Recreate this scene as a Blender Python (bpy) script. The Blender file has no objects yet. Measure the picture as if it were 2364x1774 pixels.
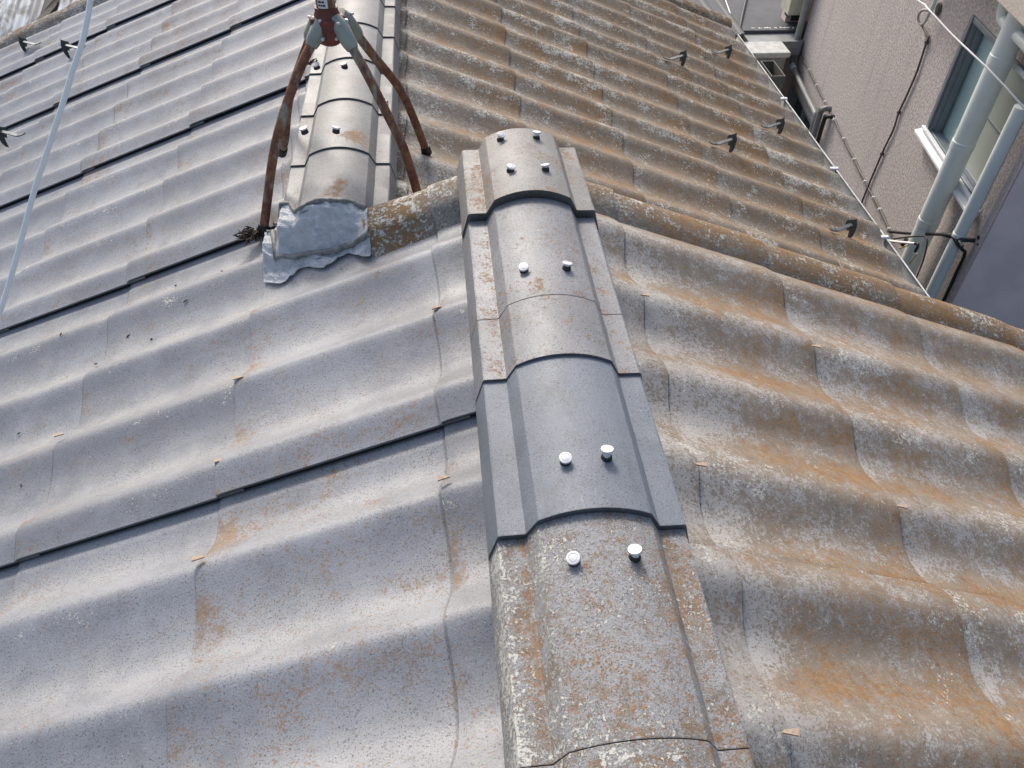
import bpy, math, random
import numpy as np
from mathutils import Vector, Matrix

random.seed(7); rng = np.random.default_rng(7)
SC = bpy.context.scene
COL = SC.collection
rad = math.radians

# ------------------------------------------------------------------ camera, sky, sun, exposure
cam_d = bpy.data.cameras.new('camera'); cam = bpy.data.objects.new('camera', cam_d); COL.objects.link(cam)
RT = Vector((0.99568, -0.09019, 0.02195)); DN = Vector((-0.04776, -0.70053, -0.71202)); FW = Vector((0.07959, 0.7079, -0.70181))
m3 = Matrix((RT, -DN, -FW)).transposed()
cam.matrix_world = Matrix.Translation((-0.203, 0.0, 1.0)) @ m3.to_4x4()
cam_d.sensor_width = 36; cam_d.lens = 28.483; cam_d.clip_start = 0.01; cam_d.clip_end = 500
SC.camera = cam

SUN_EL, SUN_AZ = 40.0, -12.0            # azimuth from +Y towards +X
w = bpy.data.worlds.new('World'); SC.world = w; w.use_nodes = True
nt = w.node_tree; bg = nt.nodes['Background']
sky = nt.nodes.new('ShaderNodeTexSky'); sky.sky_type = 'NISHITA'; sky.sun_disc = False
sky.sun_elevation = rad(SUN_EL); sky.sun_rotation = rad(SUN_AZ); sky.air_density = 1.0; sky.dust_density = 4.0; sky.ozone_density = 1.0
nt.links.new(sky.outputs[0], bg.inputs[0]); bg.inputs[1].default_value = 0.16
sd = bpy.data.lights.new('sun', 'SUN'); sun = bpy.data.objects.new('sun', sd); COL.objects.link(sun)
sd.energy = 2.0; sd.angle = rad(11); sd.color = (1.0, 0.96, 0.90)
sdir = Vector((math.sin(rad(SUN_AZ)) * math.cos(rad(SUN_EL)), math.cos(rad(SUN_AZ)) * math.cos(rad(SUN_EL)), math.sin(rad(SUN_EL))))
sun.rotation_euler = sdir.to_track_quat('Z', 'Y').to_euler(); sun.location = sdir * 30
SC.view_settings.view_transform = 'Standard'; SC.view_settings.look = 'None'
SC.view_settings.exposure = 0.43; SC.view_settings.gamma = 1.0

# ------------------------------------------------------------------ node helpers
class NB:
    def __init__(s, name):
        s.m = bpy.data.materials.new(name); s.m.use_nodes = True
        s.t = s.m.node_tree; s.b = s.t.nodes['Principled BSDF']
        s.tc = s.t.nodes.new('ShaderNodeTexCoord')
    def n(s, k): return s.t.nodes.new(k)
    def set(s, sock, v):
        if isinstance(v, bpy.types.NodeSocket): s.t.links.new(v, sock)
        elif isinstance(v, (tuple, list)) and len(v) == 3 and sock.type == 'RGBA': sock.default_value = (*v, 1)
        else: sock.default_value = v
    def noise(s, scale, detail=4, rough=.55, stretch=None, dist=0.0, off=0.0):
        n = s.n('ShaderNodeTexNoise'); n.inputs['Scale'].default_value = scale; n.inputs['Detail'].default_value = detail
        n.inputs['Roughness'].default_value = rough; n.inputs['Distortion'].default_value = dist
        mp = s.n('ShaderNodeMapping'); s.t.links.new(s.tc.outputs['Object'], mp.inputs[0])
        mp.inputs['Location'].default_value = (off, off * .7, off * .3)
        if stretch: mp.inputs['Scale'].default_value = stretch
        s.t.links.new(mp.outputs[0], n.inputs['Vector'])
        return n.outputs[0]
    def voro(s, scale, off=0.0):
        n = s.n('ShaderNodeTexVoronoi'); n.inputs['Scale'].default_value = scale
        s.t.links.new(s.tc.outputs['Object'], n.inputs['Vector']); return n.outputs['Distance']
    def ramp(s, v, lo, hi):
        n = s.n('ShaderNodeMapRange'); n.interpolation_type = 'SMOOTHSTEP'
        s.set(n.inputs[0], v); n.inputs[1].default_value = lo; n.inputs[2].default_value = hi
        return n.outputs[0]
    def math(s, op, a, b=0.0):
        n = s.n('ShaderNodeMath'); n.operation = op; s.set(n.inputs[0], a); s.set(n.inputs[1], b); return n.outputs[0]
    def mul(s, a, b): return s.math('MULTIPLY', a, b)
    def add(s, a, b): return s.math('ADD', a, b)
    def mix(s, f, a, b):
        n = s.n('ShaderNodeMix'); n.data_type = 'RGBA'; s.set(n.inputs[0], f); s.set(n.inputs[6], a); s.set(n.inputs[7], b); return n.outputs[2]
    def attr(s, name):
        n = s.n('ShaderNodeAttribute'); n.attribute_name = name; return n.outputs['Fac']
    def bump(s, h, strength=.3, dist=.002):
        n = s.n('ShaderNodeBump'); n.inputs['Strength'].default_value = strength; n.inputs['Distance'].default_value = dist
        s.set(n.inputs['Height'], h); s.t.links.new(n.outputs[0], s.b.inputs['Normal'])
    def out(s, col, rough=.6, metal=0.0, spec=.5):
        s.set(s.b.inputs['Base Color'], col); s.set(s.b.inputs['Roughness'], rough); s.set(s.b.inputs['Metallic'], metal)
        s.b.inputs['Specular IOR Level'].default_value = spec
        return s.m

def simple(name, c1, c2=None, scale=40, rough=.55, metal=0.0, spec=.5, bump=.15):
    b = NB(name); c2 = c2 or tuple(x * .75 for x in c1)
    n1 = b.noise(scale, 6, .6); col = b.mix(b.ramp(n1, .35, .65), c1, c2)
    if bump: b.bump(b.noise(scale * 4, 4), bump, .001)
    return b.out(col, rough, metal, spec)

ORANGE = (.30, .155, .052); BROWN = (.145, .108, .070); PALE = (.58, .56, .50)

def cement(name, c1, c2, dust=(.42, .40, .37), speck=.5, orange=.0, brown=.0, white=.0, rough=.5, spec=.5, bumps=.5, fine=260, lf=1.0):
    """weathered painted cement: two grey tones, dark pores, orange and brown lichen where 'moss' is high, pale lichen, dust in the valleys"""
    b = NB(name)
    moss = b.attr('moss'); du = b.attr('dust'); rn = b.attr('rn'); li = b.attr('lich')
    col = b.mix(b.ramp(b.add(b.noise(4.5, 5, .6), b.mul(b.add(rn, -.5), .25)), .36, .64), c1, c2)
    col = b.mix(b.mul(b.ramp(b.noise(30, 6, .7), .45, .75), .35), col, tuple(x * 1.25 for x in c2)); col = b.mix(b.mul(b.ramp(b.noise(15, 8, .75, off=6.6), .50, .66), .4), col, (c2[0] * .78, c2[1] * .72, c2[2] * .66))
    col = b.mix(b.mul(du, b.ramp(b.noise(12, 5, .65), .25, .7)), col, dust)
    grain = b.noise(fine * 1.6, 2, .6, off=.7)
    col = b.mix(b.mul(b.ramp(grain, .40, .62), .30), col, tuple(x * .62 for x in c1))
    fn = b.noise(fine, 3, .7)
    pores = b.mul(b.ramp(fn, .56, .64), b.ramp(b.noise(9, 4), .22, .5))
    col = b.mix(b.mul(pores, speck), col, tuple(x * .24 for x in c1))
    lt = b.ramp(b.noise(fine * .8, 3, .7, off=3.1), .60, .70)
    col = b.mix(b.mul(lt, .38), col, (.6, .59, .57))
    hf = b.add(b.noise(fine * .55, 5, .75), -.5); hf2 = b.add(b.noise(48, 7, .75, off=2.0), -.5)
    # brown algae film
    bm = b.ramp(b.add(b.add(b.add(b.noise(6.5 * lf, 8, .7, off=1.7), b.mul(moss, .42)), b.mul(hf, 1.7)), b.mul(hf2, .75)), 1.0 - brown, 1.16 - brown)
    col = b.mix(b.mul(bm, .72), col, b.mix(b.ramp(b.noise(25, 6, .75), .35, .65), BROWN, tuple(x * 1.6 for x in BROWN)))
    # orange lichen
    om = b.ramp(b.add(b.add(b.add(b.add(b.noise(9 * lf, 8, .72, off=5.3), b.mul(moss, .45)), b.mul(b.add(b.noise(7, 5, .65, off=3.7), -.5), .5)), b.mul(hf, -1.7)), b.mul(hf2, .7)), 1.08 - orange, 1.2 - orange)
    col = b.mix(b.mul(om, .72), col, b.mix(b.ramp(b.noise(70, 4, .7), .3, .7), ORANGE, tuple(x * .6 for x in ORANGE)))
    # pale crusty lichen
    wm = b.ramp(b.add(b.add(b.add(b.noise(24 * lf, 8, .75, off=8.1), b.mul(li, .35)), b.mul(b.add(b.noise(10, 5, .65, off=9.2), -.5), .7)), b.mul(b.add(b.noise(fine * .6, 5, .8, off=4.4), -.5), 1.5)), 1.02 - white, 1.10 - white)
    col = b.mix(b.mul(wm, .85), col, PALE)
    gm = b.attr('shade_grime'); col = b.mix(gm, col, (.008, .008, .009))  # near-black colour: painted lap and seam shade, dark cap rims
    b.bump(b.add(b.mul(fn, .8), b.add(b.mul(wm, .9), b.mul(b.noise(60, 5, .7), .6))), bumps, .0016)
    r = b.add(b.mul(b.math('MAXIMUM', b.math('MAXIMUM', bm, om), gm), .25), b.add(b.mul(b.noise(20, 5), .22), rough - .1))
    return b.out(col, r, 0, spec)

# ------------------------------------------------------------------ mesh helpers
class MB:
    ATT = ('moss', 'dust', 'rn', 'lich', 'shade_grime')
    def __init__(s): s.v = []; s.f = []; s.a = []
    def vert(s, p, a=(0, 0, .5, 0)): s.v.append(tuple(p)); s.a.append(tuple(a) if len(a) == 5 else (*a, 0)); return len(s.v) - 1
    def face(s, *i): s.f.append(i)
    def grid(s, P, A=None):
        n, m = len(P), len(P[0]); o = len(s.v)
        for i in range(n):
            for j in range(m): s.vert(P[i][j], A[i][j] if A else (0, 0, .5, 0))
        for i in range(n - 1):
            for j in range(m - 1): s.f.append((o + i * m + j, o + (i + 1) * m + j, o + (i + 1) * m + j + 1, o + i * m + j + 1))
        return o
    def box(s, lo, hi, mat=None):
        c = [(x, y, z) for x in (lo[0], hi[0]) for y in (lo[1], hi[1]) for z in (lo[2], hi[2])]
        if mat is not None: c = [tuple(mat @ Vector(p)) for p in c]
        o = len(s.v)
        for p in c: s.vert(p)
        for f in ((0, 1, 3, 2), (4, 6, 7, 5), (0, 4, 5, 1), (2, 3, 7, 6), (0, 2, 6, 4), (1, 5, 7, 3)): s.f.append(tuple(o + k for k in f))
    def tube(s, pts, r, n=12, caps=True):
        pts = [Vector(p) for p in pts]; rs = r if isinstance(r, (list, tuple)) else [r] * len(pts)
        up = None; rings = []
        for i, p in enumerate(pts):
            t = (pts[min(i + 1, len(pts) - 1)] - pts[max(i - 1, 0)]).normalized()
            if up is None: up = t.orthogonal().normalized()
            up = (up - t * up.dot(t)).normalized(); bi = t.cross(up)
            rings.append([s.vert(p + (up * math.cos(2 * math.pi * k / n) + bi * math.sin(2 * math.pi * k / n)) * rs[i]) for k in range(n)])
        for a, b in zip(rings, rings[1:]):
            for k in range(n): s.f.append((a[k], a[(k + 1) % n], b[(k + 1) % n], b[k]))
        if caps: s.f.append(tuple(rings[0][::-1])); s.f.append(tuple(rings[-1]))
    def prism(s, poly, d, mat=None):
        """polygon (list of 3d points) extruded by vector d"""
        o = len(s.v); n = len(poly); d = Vector(d)
        for q in poly: s.vert(q)
        for q in poly: s.vert(Vector(q) + d)
        s.f.append(tuple(o + k for k in range(n))[::-1]); s.f.append(tuple(o + n + k for k in range(n)))
        for k in range(n): s.f.append((o + k, o + (k + 1) % n, o + n + (k + 1) % n, o + n + k))
    def build(s, name, mat, parent=None, smooth=None, bevel=None):
        me = bpy.data.meshes.new(name); me.from_pydata(s.v, [], s.f); me.update()
        arr = np.array(s.a, dtype=np.float32)
        for k, nm in enumerate(s.ATT):
            at = me.attributes.new(nm, 'FLOAT', 'POINT'); at.data.foreach_set('value', np.ascontiguousarray(arr[:, k]))
        if smooth:
            me.shade_smooth() if hasattr(me, 'shade_smooth') else None
            if smooth < 180 and hasattr(me, 'set_sharp_from_angle'): me.set_sharp_from_angle(angle=rad(smooth))
        me.materials.append(mat)
        o = bpy.data.objects.new(name, me); COL.objects.link(o)
        if parent is not None: o.parent = parent
        if bevel:
            bv = o.modifiers.new('bevel', 'BEVEL'); bv.width = bevel; bv.segments = 2; bv.limit_method = 'ANGLE'; bv.angle_limit = rad(40)
        return o

def smoothpts(pts, n=8, closed=False):
    P = [Vector(p) for p in pts]; out = []
    for i in range(len(P) - 1):
        p0 = P[max(i - 1, 0)]; p1 = P[i]; p2 = P[i + 1]; p3 = P[min(i + 2, len(P) - 1)]
        for k in range(n):
            t = k / n
            out.append(.5 * ((2 * p1) + (p2 - p0) * t + (2 * p0 - 5 * p1 + 4 * p2 - p3) * t * t + (3 * p1 - p0 - 3 * p2 + p3) * t ** 3))
    out.append(P[-1]); return out

def thing(name, label, cat, loc=(0, 0, 0), rz=0.0, group=None):
    o = bpy.data.objects.new(name, None); COL.objects.link(o); o.location = loc; o.rotation_euler = (0, 0, rz); o.empty_display_size = .1
    return tag(o, label, cat, group)
def tag(o, label=None, cat=None, group=None, kind=None):
    if label: o['label'] = label
    if cat: o['category'] = cat
    if group: o['group'] = group
    if kind or cat: o['kind'] = kind or 'thing'
    return o

# ------------------------------------------------------------------ materials
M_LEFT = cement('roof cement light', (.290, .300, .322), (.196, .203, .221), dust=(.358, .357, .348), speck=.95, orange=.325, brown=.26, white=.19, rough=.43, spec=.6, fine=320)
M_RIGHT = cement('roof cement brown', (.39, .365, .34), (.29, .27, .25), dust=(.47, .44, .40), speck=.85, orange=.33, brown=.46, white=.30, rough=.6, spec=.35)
M_FAR = cement('far roof cement crusty', (.36, .335, .305), (.25, .23, .205), dust=(.42, .39, .35), speck=.95, orange=.34, brown=.56, white=.38, rough=.65, spec=.3, bumps=.8, fine=200)
M_VERGE = cement('verge cement mossy', (.33, .31, .28), (.25, .225, .19), speck=.85, orange=.40, brown=.40, white=.34, rough=.75, spec=.25, bumps=.9, fine=200, lf=.9)
M_CAPA = cement('ridge cement brown grey', (.29, .28, .268), (.23, .222, .212), speck=.75, orange=.33, brown=.14, white=.05, rough=.55, spec=.35, bumps=.35)
M_CAPB = cement('ridge cement grey', (.27, .27, .278), (.205, .205, .212), speck=.9, orange=.28, brown=.14, white=.18, rough=.5, spec=.4, bumps=.4, lf=2.5)
M_CAPC = cement('ridge cement clean slate', (.205, .224, .252), (.165, .181, .204), speck=.8, orange=-.3, brown=-.3, white=-.15, rough=.54, spec=.38, bumps=.45, fine=380)
M_CAPD = cement('ridge cement lichen covered', (.32, .32, .325), (.24, .24, .24), speck=.95, orange=.355, brown=.28, white=.335, rough=.62, spec=.35, bumps=.9, fine=330, lf=4.5)
M_CAPF = cement('ridge cement pale grey', (.245, .243, .24), (.19, .188, .185), speck=.8, orange=.14, brown=.06, white=.0, rough=.5, spec=.4, bumps=.3)
M_DARK = simple('dark broken cement', (.045, .043, .04), (.02, .02, .02), 80, .9)
M_STEEL = simple('stainless steel', (.70, .70, .69), (.58, .58, .57), 90, .42, .2, .5, 0)
M_RUBBER = simple('black rubber', (.018, .018, .02), None, 60, .55)
b = NB('rusty painted steel')
rust = b.ramp(b.noise(26, 8, .75, stretch=(1, 1, .35)), .37, .53)
c = b.mix(b.ramp(b.noise(18, 5, .6), .3, .7), (.36, .34, .26), (.25, .24, .19))
c = b.mix(rust, c, b.mix(b.ramp(b.noise(40, 6, .7), .35, .65), (.135, .046, .038), (.25, .115, .05)))
b.bump(b.noise(160, 5, .7), .5, .001); M_RUST = b.out(c, .72, 0, .3)
M_RED = simple('red oxide steel', (.17, .036, .022), (.10, .026, .018), 30, .55)
M_ZINC = simple('weathered zinc', (.33, .34, .28), (.25, .26, .22), 30, .5, .15)
b = NB('crinkled lead sheet')
n1 = b.noise(30, 8, .7, dist=2.0)
c = b.mix(b.ramp(n1, .3, .62), (.95, .95, .95), (.84, .86, .88)); c = b.mix(b.mul(b.ramp(b.noise(34, 8, .75, off=4), .64, .72), .7), c, (.34, .34, .33))
b.bump(b.noise(34, 7, .7, dist=3.5), 1.0, .022); M_LEAD = b.out(c, .6, 0, .5)
M_CAULK = simple('grey sealant', (.24, .235, .22), (.13, .13, .12), 60, .6, 0, .4, .6)
M_GUARD = simple('dark zinc steel', (.075, .085, .09), (.045, .05, .055), 60, .42, .55)
M_STRAP = simple('grey zinc strap', (.17, .185, .19), (.11, .12, .125), 60, .45, .4)
M_WHITEC = simple('white cable sheath', (.92, .90, .84), (.86, .84, .80), 30, .45)
M_LABEL = simple('white paper label', (.75, .75, .73), None, 50, .5)
M_PRINT = simple('black print', (.02, .02, .02), None, 50, .6)
M_CLIP = simple('bare tan cement', (.44, .34, .26), (.33, .24, .17), 200, .7)
b = NB('pink stucco')
c = b.mix(b.ramp(b.noise(62, 5, .75), .36, .64), (.66, .595, .565), (.30, .27, .263)); c = b.mix(b.mul(b.ramp(b.noise(2.2, 5, .6), .4, .7), .45), c, (.42, .375, .365))
c = b.mix(b.mul(b.ramp(b.noise(9, 5, .65, stretch=(1, 1, .10), off=2.2), .52, .72), .30), c, (.27, .245, .235))
b.bump(b.noise(120, 5, .65), 1.0, .006); M_STUC = b.out(c, .9, 0, .2)
M_STUC2 = simple('pale stucco', (.55, .50, .44), (.42, .37, .33), 90, .9, 0, .2, .8)
M_RETURN = simple('plain mauve plaster', (.80, .65, .61), (.68, .555, .525), 3, .85, 0, .2, .1)
M_PIPE = simple('pale blue grey plastic', (.71, .77, .735), (.65, .71, .68), 5, .38, 0, .45, 0)
M_PIPEG = simple('grey plastic pipe', (.27, .275, .265), (.22, .22, .215), 12, .5, 0, .4, 0)
M_FRAME = simple('blue grey aluminium', (.22, .25, .28), (.19, .22, .25), 15, .4, .3, .5, 0)
M_WFRAME = simple('white aluminium', (.80, .81, .82), (.72, .73, .74), 15, .4, 0, .5, 0)
M_GLASS = simple('teal window glass', (.38, .52, .53), (.30, .43, .44), 2, .12, 0, .6, 0)
M_FROST = simple('frosted glass', (.36, .39, .35), (.33, .36, .33), 3, .35, 0, .5, 0)
M_BLACK = simple('black cable', (.015, .015, .017), None, 40, .5)
M_BROWNC = simple('brown cable', (.10, .085, .075), None, 40, .6)
M_CONC = simple('rough concrete', (.36, .355, .33), (.22, .22, .20), 12, .9, 0, .2, .6)
M_DROOF = simple('dark grey roofing', (.085, .09, .098), (.065, .068, .075), 6, .65, 0, .4, .1)
M_CREAM = simple('cream painted box', (.62, .60, .47), (.50, .48, .38), 10, .5)
M_GUTTER = simple('grey gutter', (.30, .31, .30), (.24, .25, .25), 12, .45)
M_LIP = simple('pale grey gutter edge', (.55, .56, .56), (.36, .37, .37), 9, .5)
M_WOOD = simple('dark old timber', (.06, .05, .042), (.035, .03, .026), 12, .85)
b = NB('streaked white sheet')
st = b.noise(7, 8, .7, stretch=(1, .25, 1), dist=1.0)
c = b.mix(b.ramp(st, .42, .58), (.42, .45, .48), (.12, .13, .14)); M_STREAK = b.out(c, .6)
M_GROUND = simple('asphalt ground', (.055, .054, .053), (.045, .044, .043), 3, .9)
M_TWIG = simple('dry dark twigs', (.06, .042, .03), (.03, .022, .017), 60, .9)
M_FLAKE = simple('white flaked paint', (.72, .72, .70), (.5, .5, .48), 30, .7)

# ------------------------------------------------------------------ setting
g = MB(); g.grid([[(-60, -60, -4.3), (-60, 60, -4.3)], [(60, -60, -4.3), (60, 60, -4.3)]]); tag(g.build('ground', M_GROUND), kind='structure')

# ------------------------------------------------------------------ the tiled house
TAN = math.tan(rad(21.43)); SIN = math.sin(rad(21.43)); COS = math.cos(rad(21.43))
house = thing('tiled_house', 'house with a weathered grey wave-tiled gable roof under the viewer, moss on its right slope', 'house')
NEAR_END = 1.66; FAR_END = 5.30
FX, FZ = -0.468, -0.468 * TAN            # apex of the far, lower roof (its left slope lies in the plane of the near left slope)

# wave profile: 0 = crest, long concave face, valley at .68, short steep rise
tt = np.linspace(0, 1, 400, endpoint=False)
def make_prof(ks, kh, sig):
    h = np.interp(tt, ks, kh); k = np.exp(-.5 * (np.arange(-60, 61) / sig) ** 2); k /= k.sum()
    h = np.convolve(np.concatenate([h[-60:], h, h[:60]]), k, 'valid'); return (h - h.min()) / (h.max() - h.min())
HL = make_prof([0, .05, .13, .24, .38, .50, .61, .72, .83, .93, 1.0], [1, .95, .77, .50, .23, .07, 0, .10, .42, .84, 1.0], 7)      # left slope: s runs from the crest towards the viewer
HR = make_prof([0, .10, .22, .34, .44, .54, .66, .80, .92, 1.0], [1, .88, .58, .26, .07, 0, .12, .52, .90, 1.0], 9)                # right slope: s runs from the crest away from the viewer
def prof(s, side): return float(np.interp(s % 1.0, tt, HL if side < 0 else HR, period=1.0))
PITCH = .229; WIDTH = 4 * PITCH; AMP = .0365
wob = [(random.uniform(2, 9), random.uniform(2, 9), random.uniform(0, 6)) for _ in range(5)]
def sag(x, y): return sum(math.sin(a * x + b_ * y + c_) for a, b_, c_ in wob) * .0006

def slope_pt(side, ax, az, dx, y, h):
    nx = side * SIN
    return (ax + side * dx + nx * h, y, az - TAN * dx + COS * h)

def wave_h(side, lip, y):
    s = ((lip + .067 - y) / PITCH) if side < 0 else ((y - (lip - .048)) / PITCH)
    return prof(s, side), s % 1.0

def sheet(mb, side, ax, az, d0, d1, lip, y0, y1, over=.05, eave=False, same=None):
    """one roofing sheet of four waves: d0/d1 upper and lower ends (horizontal distance from the ridge), lip = visible side edge"""
    rn = random.random(); jx = random.uniform(-.0025, .0025); tilt = random.uniform(.006, .009); jl = random.uniform(-.002, .002)
    if same: rn, jx, tilt, ub0, ub1 = same
    else: ub0, ub1 = d0, d1
    ny = max(4, int((y1 - y0) / .0092)); ds = [d0 - over] + list(np.linspace(d0, d1, 9)[:-1]) + [d1 - .03, d1 - .012, d1 - .003, d1]
    if over > 0: ds += [d0 - .004, d0 + .0045, d0 + .007]
    ds = sorted(set(ds))
    P = []; A = []
    mo = random.uniform(-.12, .12)
    for d in ds:
        u = (d - ub0) / (ub1 - ub0); rp = []; ra = []
        for j in range(ny + 1):
            y = y0 + (y1 - y0) * j / ny
            hgt, s = wave_h(side, lip, y)
            v = min(1, max(0, abs(y - lip) / WIDTH))
            h = (hgt - .5) * AMP * (1 if side < 0 else .86) + tilt * u + .0105 * max(0, 1 - v * 2.2) - (.004 if v > .98 else 0) + sag(ax + side * d, y)
            if u > .98: h -= .0015
            rp.append(slope_pt(side, ax, az, d + jx, y + (jl if v < .1 else 0), h))
            # wear: moss, dust, random, lichen; last value is painted shade
            end = max(0, (u - .80) / .2)
            if side < 0:
                moss = .10 + mo + .50 * end * max(0, .45 + .75 * math.sin(y * 9.3 + 17 * rn) * math.sin(y * 23 + 40 * rn + d)) * (.4 + .6 * (s > .2)) + .22 * max(0, 1 - abs(s - .18) / .18) * (.5 + .5 * math.sin(3.1 * y + 4.3 * d + 20 * rn)) + .10 * (1 - hgt) * (random.random() < .5)
                dust = .75 * max(0, 1 - hgt * 2.2) + .15; li = .25 * (hgt > .8) + .35 * max(0, 1 - abs(s - .15) / .15) * max(0, math.sin(5 * d + 30 * rn))
            else:
                moss = .40 + mo + .42 * max(0, 1 - abs(s - .30) / .24) * (.75 + .5 * math.sin(5.1 * d + 3.3 * y + 25 * rn)) + .12 * max(0, 1 - abs(s - .75) / .2) + .18 * end - .6 * max(0, 1 - u / .22) * (1 - hgt)
                if eave and u > .86: moss -= .9
                dust = .9 * max(0, 1 - u / .32) * max(0, 1 - hgt * 2) + .12; li = .36 * (hgt > .5) * max(0, math.sin(7.3 * d + 4.1 * y + 30 * rn)) + .10 * (rn > .5)
            if side > 0: moss -= .40 * max(0, min(1, (.42 - (d if ax == 0 else d - .02)) / .25))
            ra.append((max(0, moss), dust, rn, li, 1.0 if abs(y - lip) > WIDTH - .002 else (.38 if over > 0 and -.0045 < d - d0 < .005 else 0.0)))  # slot shade painted black under the lap; thin shadow-and-dirt line at the seam
        P.append(rp); A.append(ra)
    if side < 0: P = [r[::-1] for r in P]; A = [r[::-1] for r in A]
    o = mb.grid(P, A); n, m = len(P), len(P[0])
    nrm = Vector((side * SIN, 0, COS))
    # edge faces: lower end and visible side lip, blackened to paint in gap shade
    T = .0065
    last = [o + (n - 1) * m + j for j in range(m)]
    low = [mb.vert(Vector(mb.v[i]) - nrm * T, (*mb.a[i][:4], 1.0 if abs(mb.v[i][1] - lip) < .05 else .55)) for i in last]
    for j in range(m - 1): mb.face(last[j], low[j], low[j + 1], last[j + 1])
    for jj in (0, m - 1):
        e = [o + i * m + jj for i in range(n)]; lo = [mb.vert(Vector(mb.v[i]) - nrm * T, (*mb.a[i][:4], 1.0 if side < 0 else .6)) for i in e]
        for i in range(n - 1):
            q = (e[i], lo[i], lo[i + 1], e[i + 1])
            mb.face(*(q[::-1] if jj == 0 else q))

SEAM_L = [-.0] + [.212 + .434 * k for k in range(9)]
mb = MB()
for li_, lip in enumerate([-.839 + WIDTH * k for k in range(7)]):
    for k in range(len(SEAM_L) - 1):
        y0, y1 = lip, min(lip + WIDTH + .05, FAR_END + .04)
        d0, d1 = SEAM_L[k], SEAM_L[k + 1]
        if lip + WIDTH > NEAR_END + .3 and d1 < .6: continue
        over = .05
        if lip + WIDTH > NEAR_END + .3 and d0 < .6: d0 = .52; over = 0
        if k == 0: d0 = .03; over = 0
        if lip > .9 and lip < 1.0 and d1 < .3:
            y1 = NEAR_END; 
        elif .9 < lip < 1.0 and d0 < .5:
            # the sheet beside the verge: cut along the verge, rest of it runs on to the next lap
            sm_ = (.5, .001, .008, d0, d1)
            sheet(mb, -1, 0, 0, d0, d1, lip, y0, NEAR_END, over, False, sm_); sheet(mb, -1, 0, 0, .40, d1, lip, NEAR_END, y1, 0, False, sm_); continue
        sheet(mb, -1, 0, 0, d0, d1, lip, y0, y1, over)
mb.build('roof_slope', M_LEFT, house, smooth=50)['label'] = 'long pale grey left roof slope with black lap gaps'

mb = MB()
SEAM_R = [.0, .212] + [.212 + .418 * k for k in range(1, 5)]
for lip, y0 in ((1.602, .64), (.686, -.28), (-.23, -1.19)):
    for k in range(len(SEAM_R) - 1):
        d0, d1 = SEAM_R[k], SEAM_R[k + 1]
        ov = .05
        if k == 0: d0 = .03; ov = 0
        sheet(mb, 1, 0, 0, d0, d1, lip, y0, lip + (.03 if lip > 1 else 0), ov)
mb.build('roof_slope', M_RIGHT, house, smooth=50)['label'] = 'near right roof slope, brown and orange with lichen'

mb = MB()
SEAM_F = [.02, .168, .585] + [.585 + .413 * k for k in range(1, 5)]
for lip in (2.085, 2.085 + WIDTH, 2.085 + 2 * WIDTH, 2.085 + 3 * WIDTH, 2.085 + 4 * WIDTH):
    for k in range(len(SEAM_F) - 1):
        y0 = max(1.62, lip - WIDTH - .045); y1 = min(lip, FAR_END + .02)
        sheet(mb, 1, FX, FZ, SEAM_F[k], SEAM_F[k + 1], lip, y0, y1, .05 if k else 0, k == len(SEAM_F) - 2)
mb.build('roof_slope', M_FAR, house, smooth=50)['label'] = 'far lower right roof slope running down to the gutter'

# verge rolls: profile across (y offset, height), swept down the slope course by course
def verge(side, ax, az, seams, ybase, prof_pts, name, label, mo=.55, li=.4):
    mb = MB()
    ys = smoothpts([(p[0], p[1], 0) for p in prof_pts], 6)
    for k in range(len(seams) - 1):
        d0, d1 = seams[k], seams[k + 1]; P = []; A = []; rn = random.random(); tl = random.uniform(.006, .011)
        N = 12
        for i in range(N + 1):
            u = i / N; d = d0 - (.03 if k and i == 0 else 0) + (d1 - d0) * u
            rp = []; ra = []
            for q in ys:
                top = max(0, min(1, q[1] / .045))
                rp.append(slope_pt(side, ax, az, d, ybase + q[0], q[1] + tl * u + sag(d * 2, q[0]) - (.002 if i == N else 0)))
                ra.append((mo + random.uniform(-.1, .1) + .25 * top - .25 * (d < .26), .1, rn, li * (.5 + .5 * top)))
            P.append(rp); A.append(ra)
        if side < 0: P = [r[::-1] for r in P]; A = [r[::-1] for r in A]
        o = mb.grid(P, A); m = len(ys); n = N + 1; nrm = Vector((side * SIN, 0, COS))
        last = [o + (n - 1) * m + j for j in range(m)]; low = [mb.vert(Vector(mb.v[i]) - nrm * .009, mb.a[i]) for i in last]
        for j in range(m - 1): mb.face(last[j], low[j], low[j + 1], last[j + 1])
    o = mb.build(name, M_VERGE, house, smooth=55); o['label'] = label; return o
VP = [(-.095, -.010), (-.075, .004), (-.045, .030), (0, .046), (.035, .042), (.06, .02), (.068, -.03), (.068, -.16)]
VPN = [(-.070, -.010), (-.055, .002), (-.030, .017), (0, .026), (.03, .025), (.06, .010), (.07, -.03), (.07, -.16)]
verge(1, 0, 0, [.08] + SEAM_R[1:], 1.69, VPN, 'verge_roll', 'orange and brown mossy roll along the raised right edge')
VPL = [(-.095, -.026), (-.075, -.008)] + [(a_, b_ * .86) for a_, b_ in VP[2:]]
verge(-1, 0, 0, [.08, .212, .372], 1.712, VPL, 'verge_roll', 'short mossy roll between ridge end and lead flashing', .5, .5)
verge(1, FX, FZ, SEAM_F, FAR_END + .06, VP, 'verge_roll', 'lichen-spotted roll along the far right edge', .4, .5)
verge(-1, FX, FZ, [.02, .3, .61] + [.61 + .434 * k for k in range(1, 7)], FAR_END + .06, VP, 'verge_roll', 'pale dirty roll along the far left edge', .1, .5)

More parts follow.
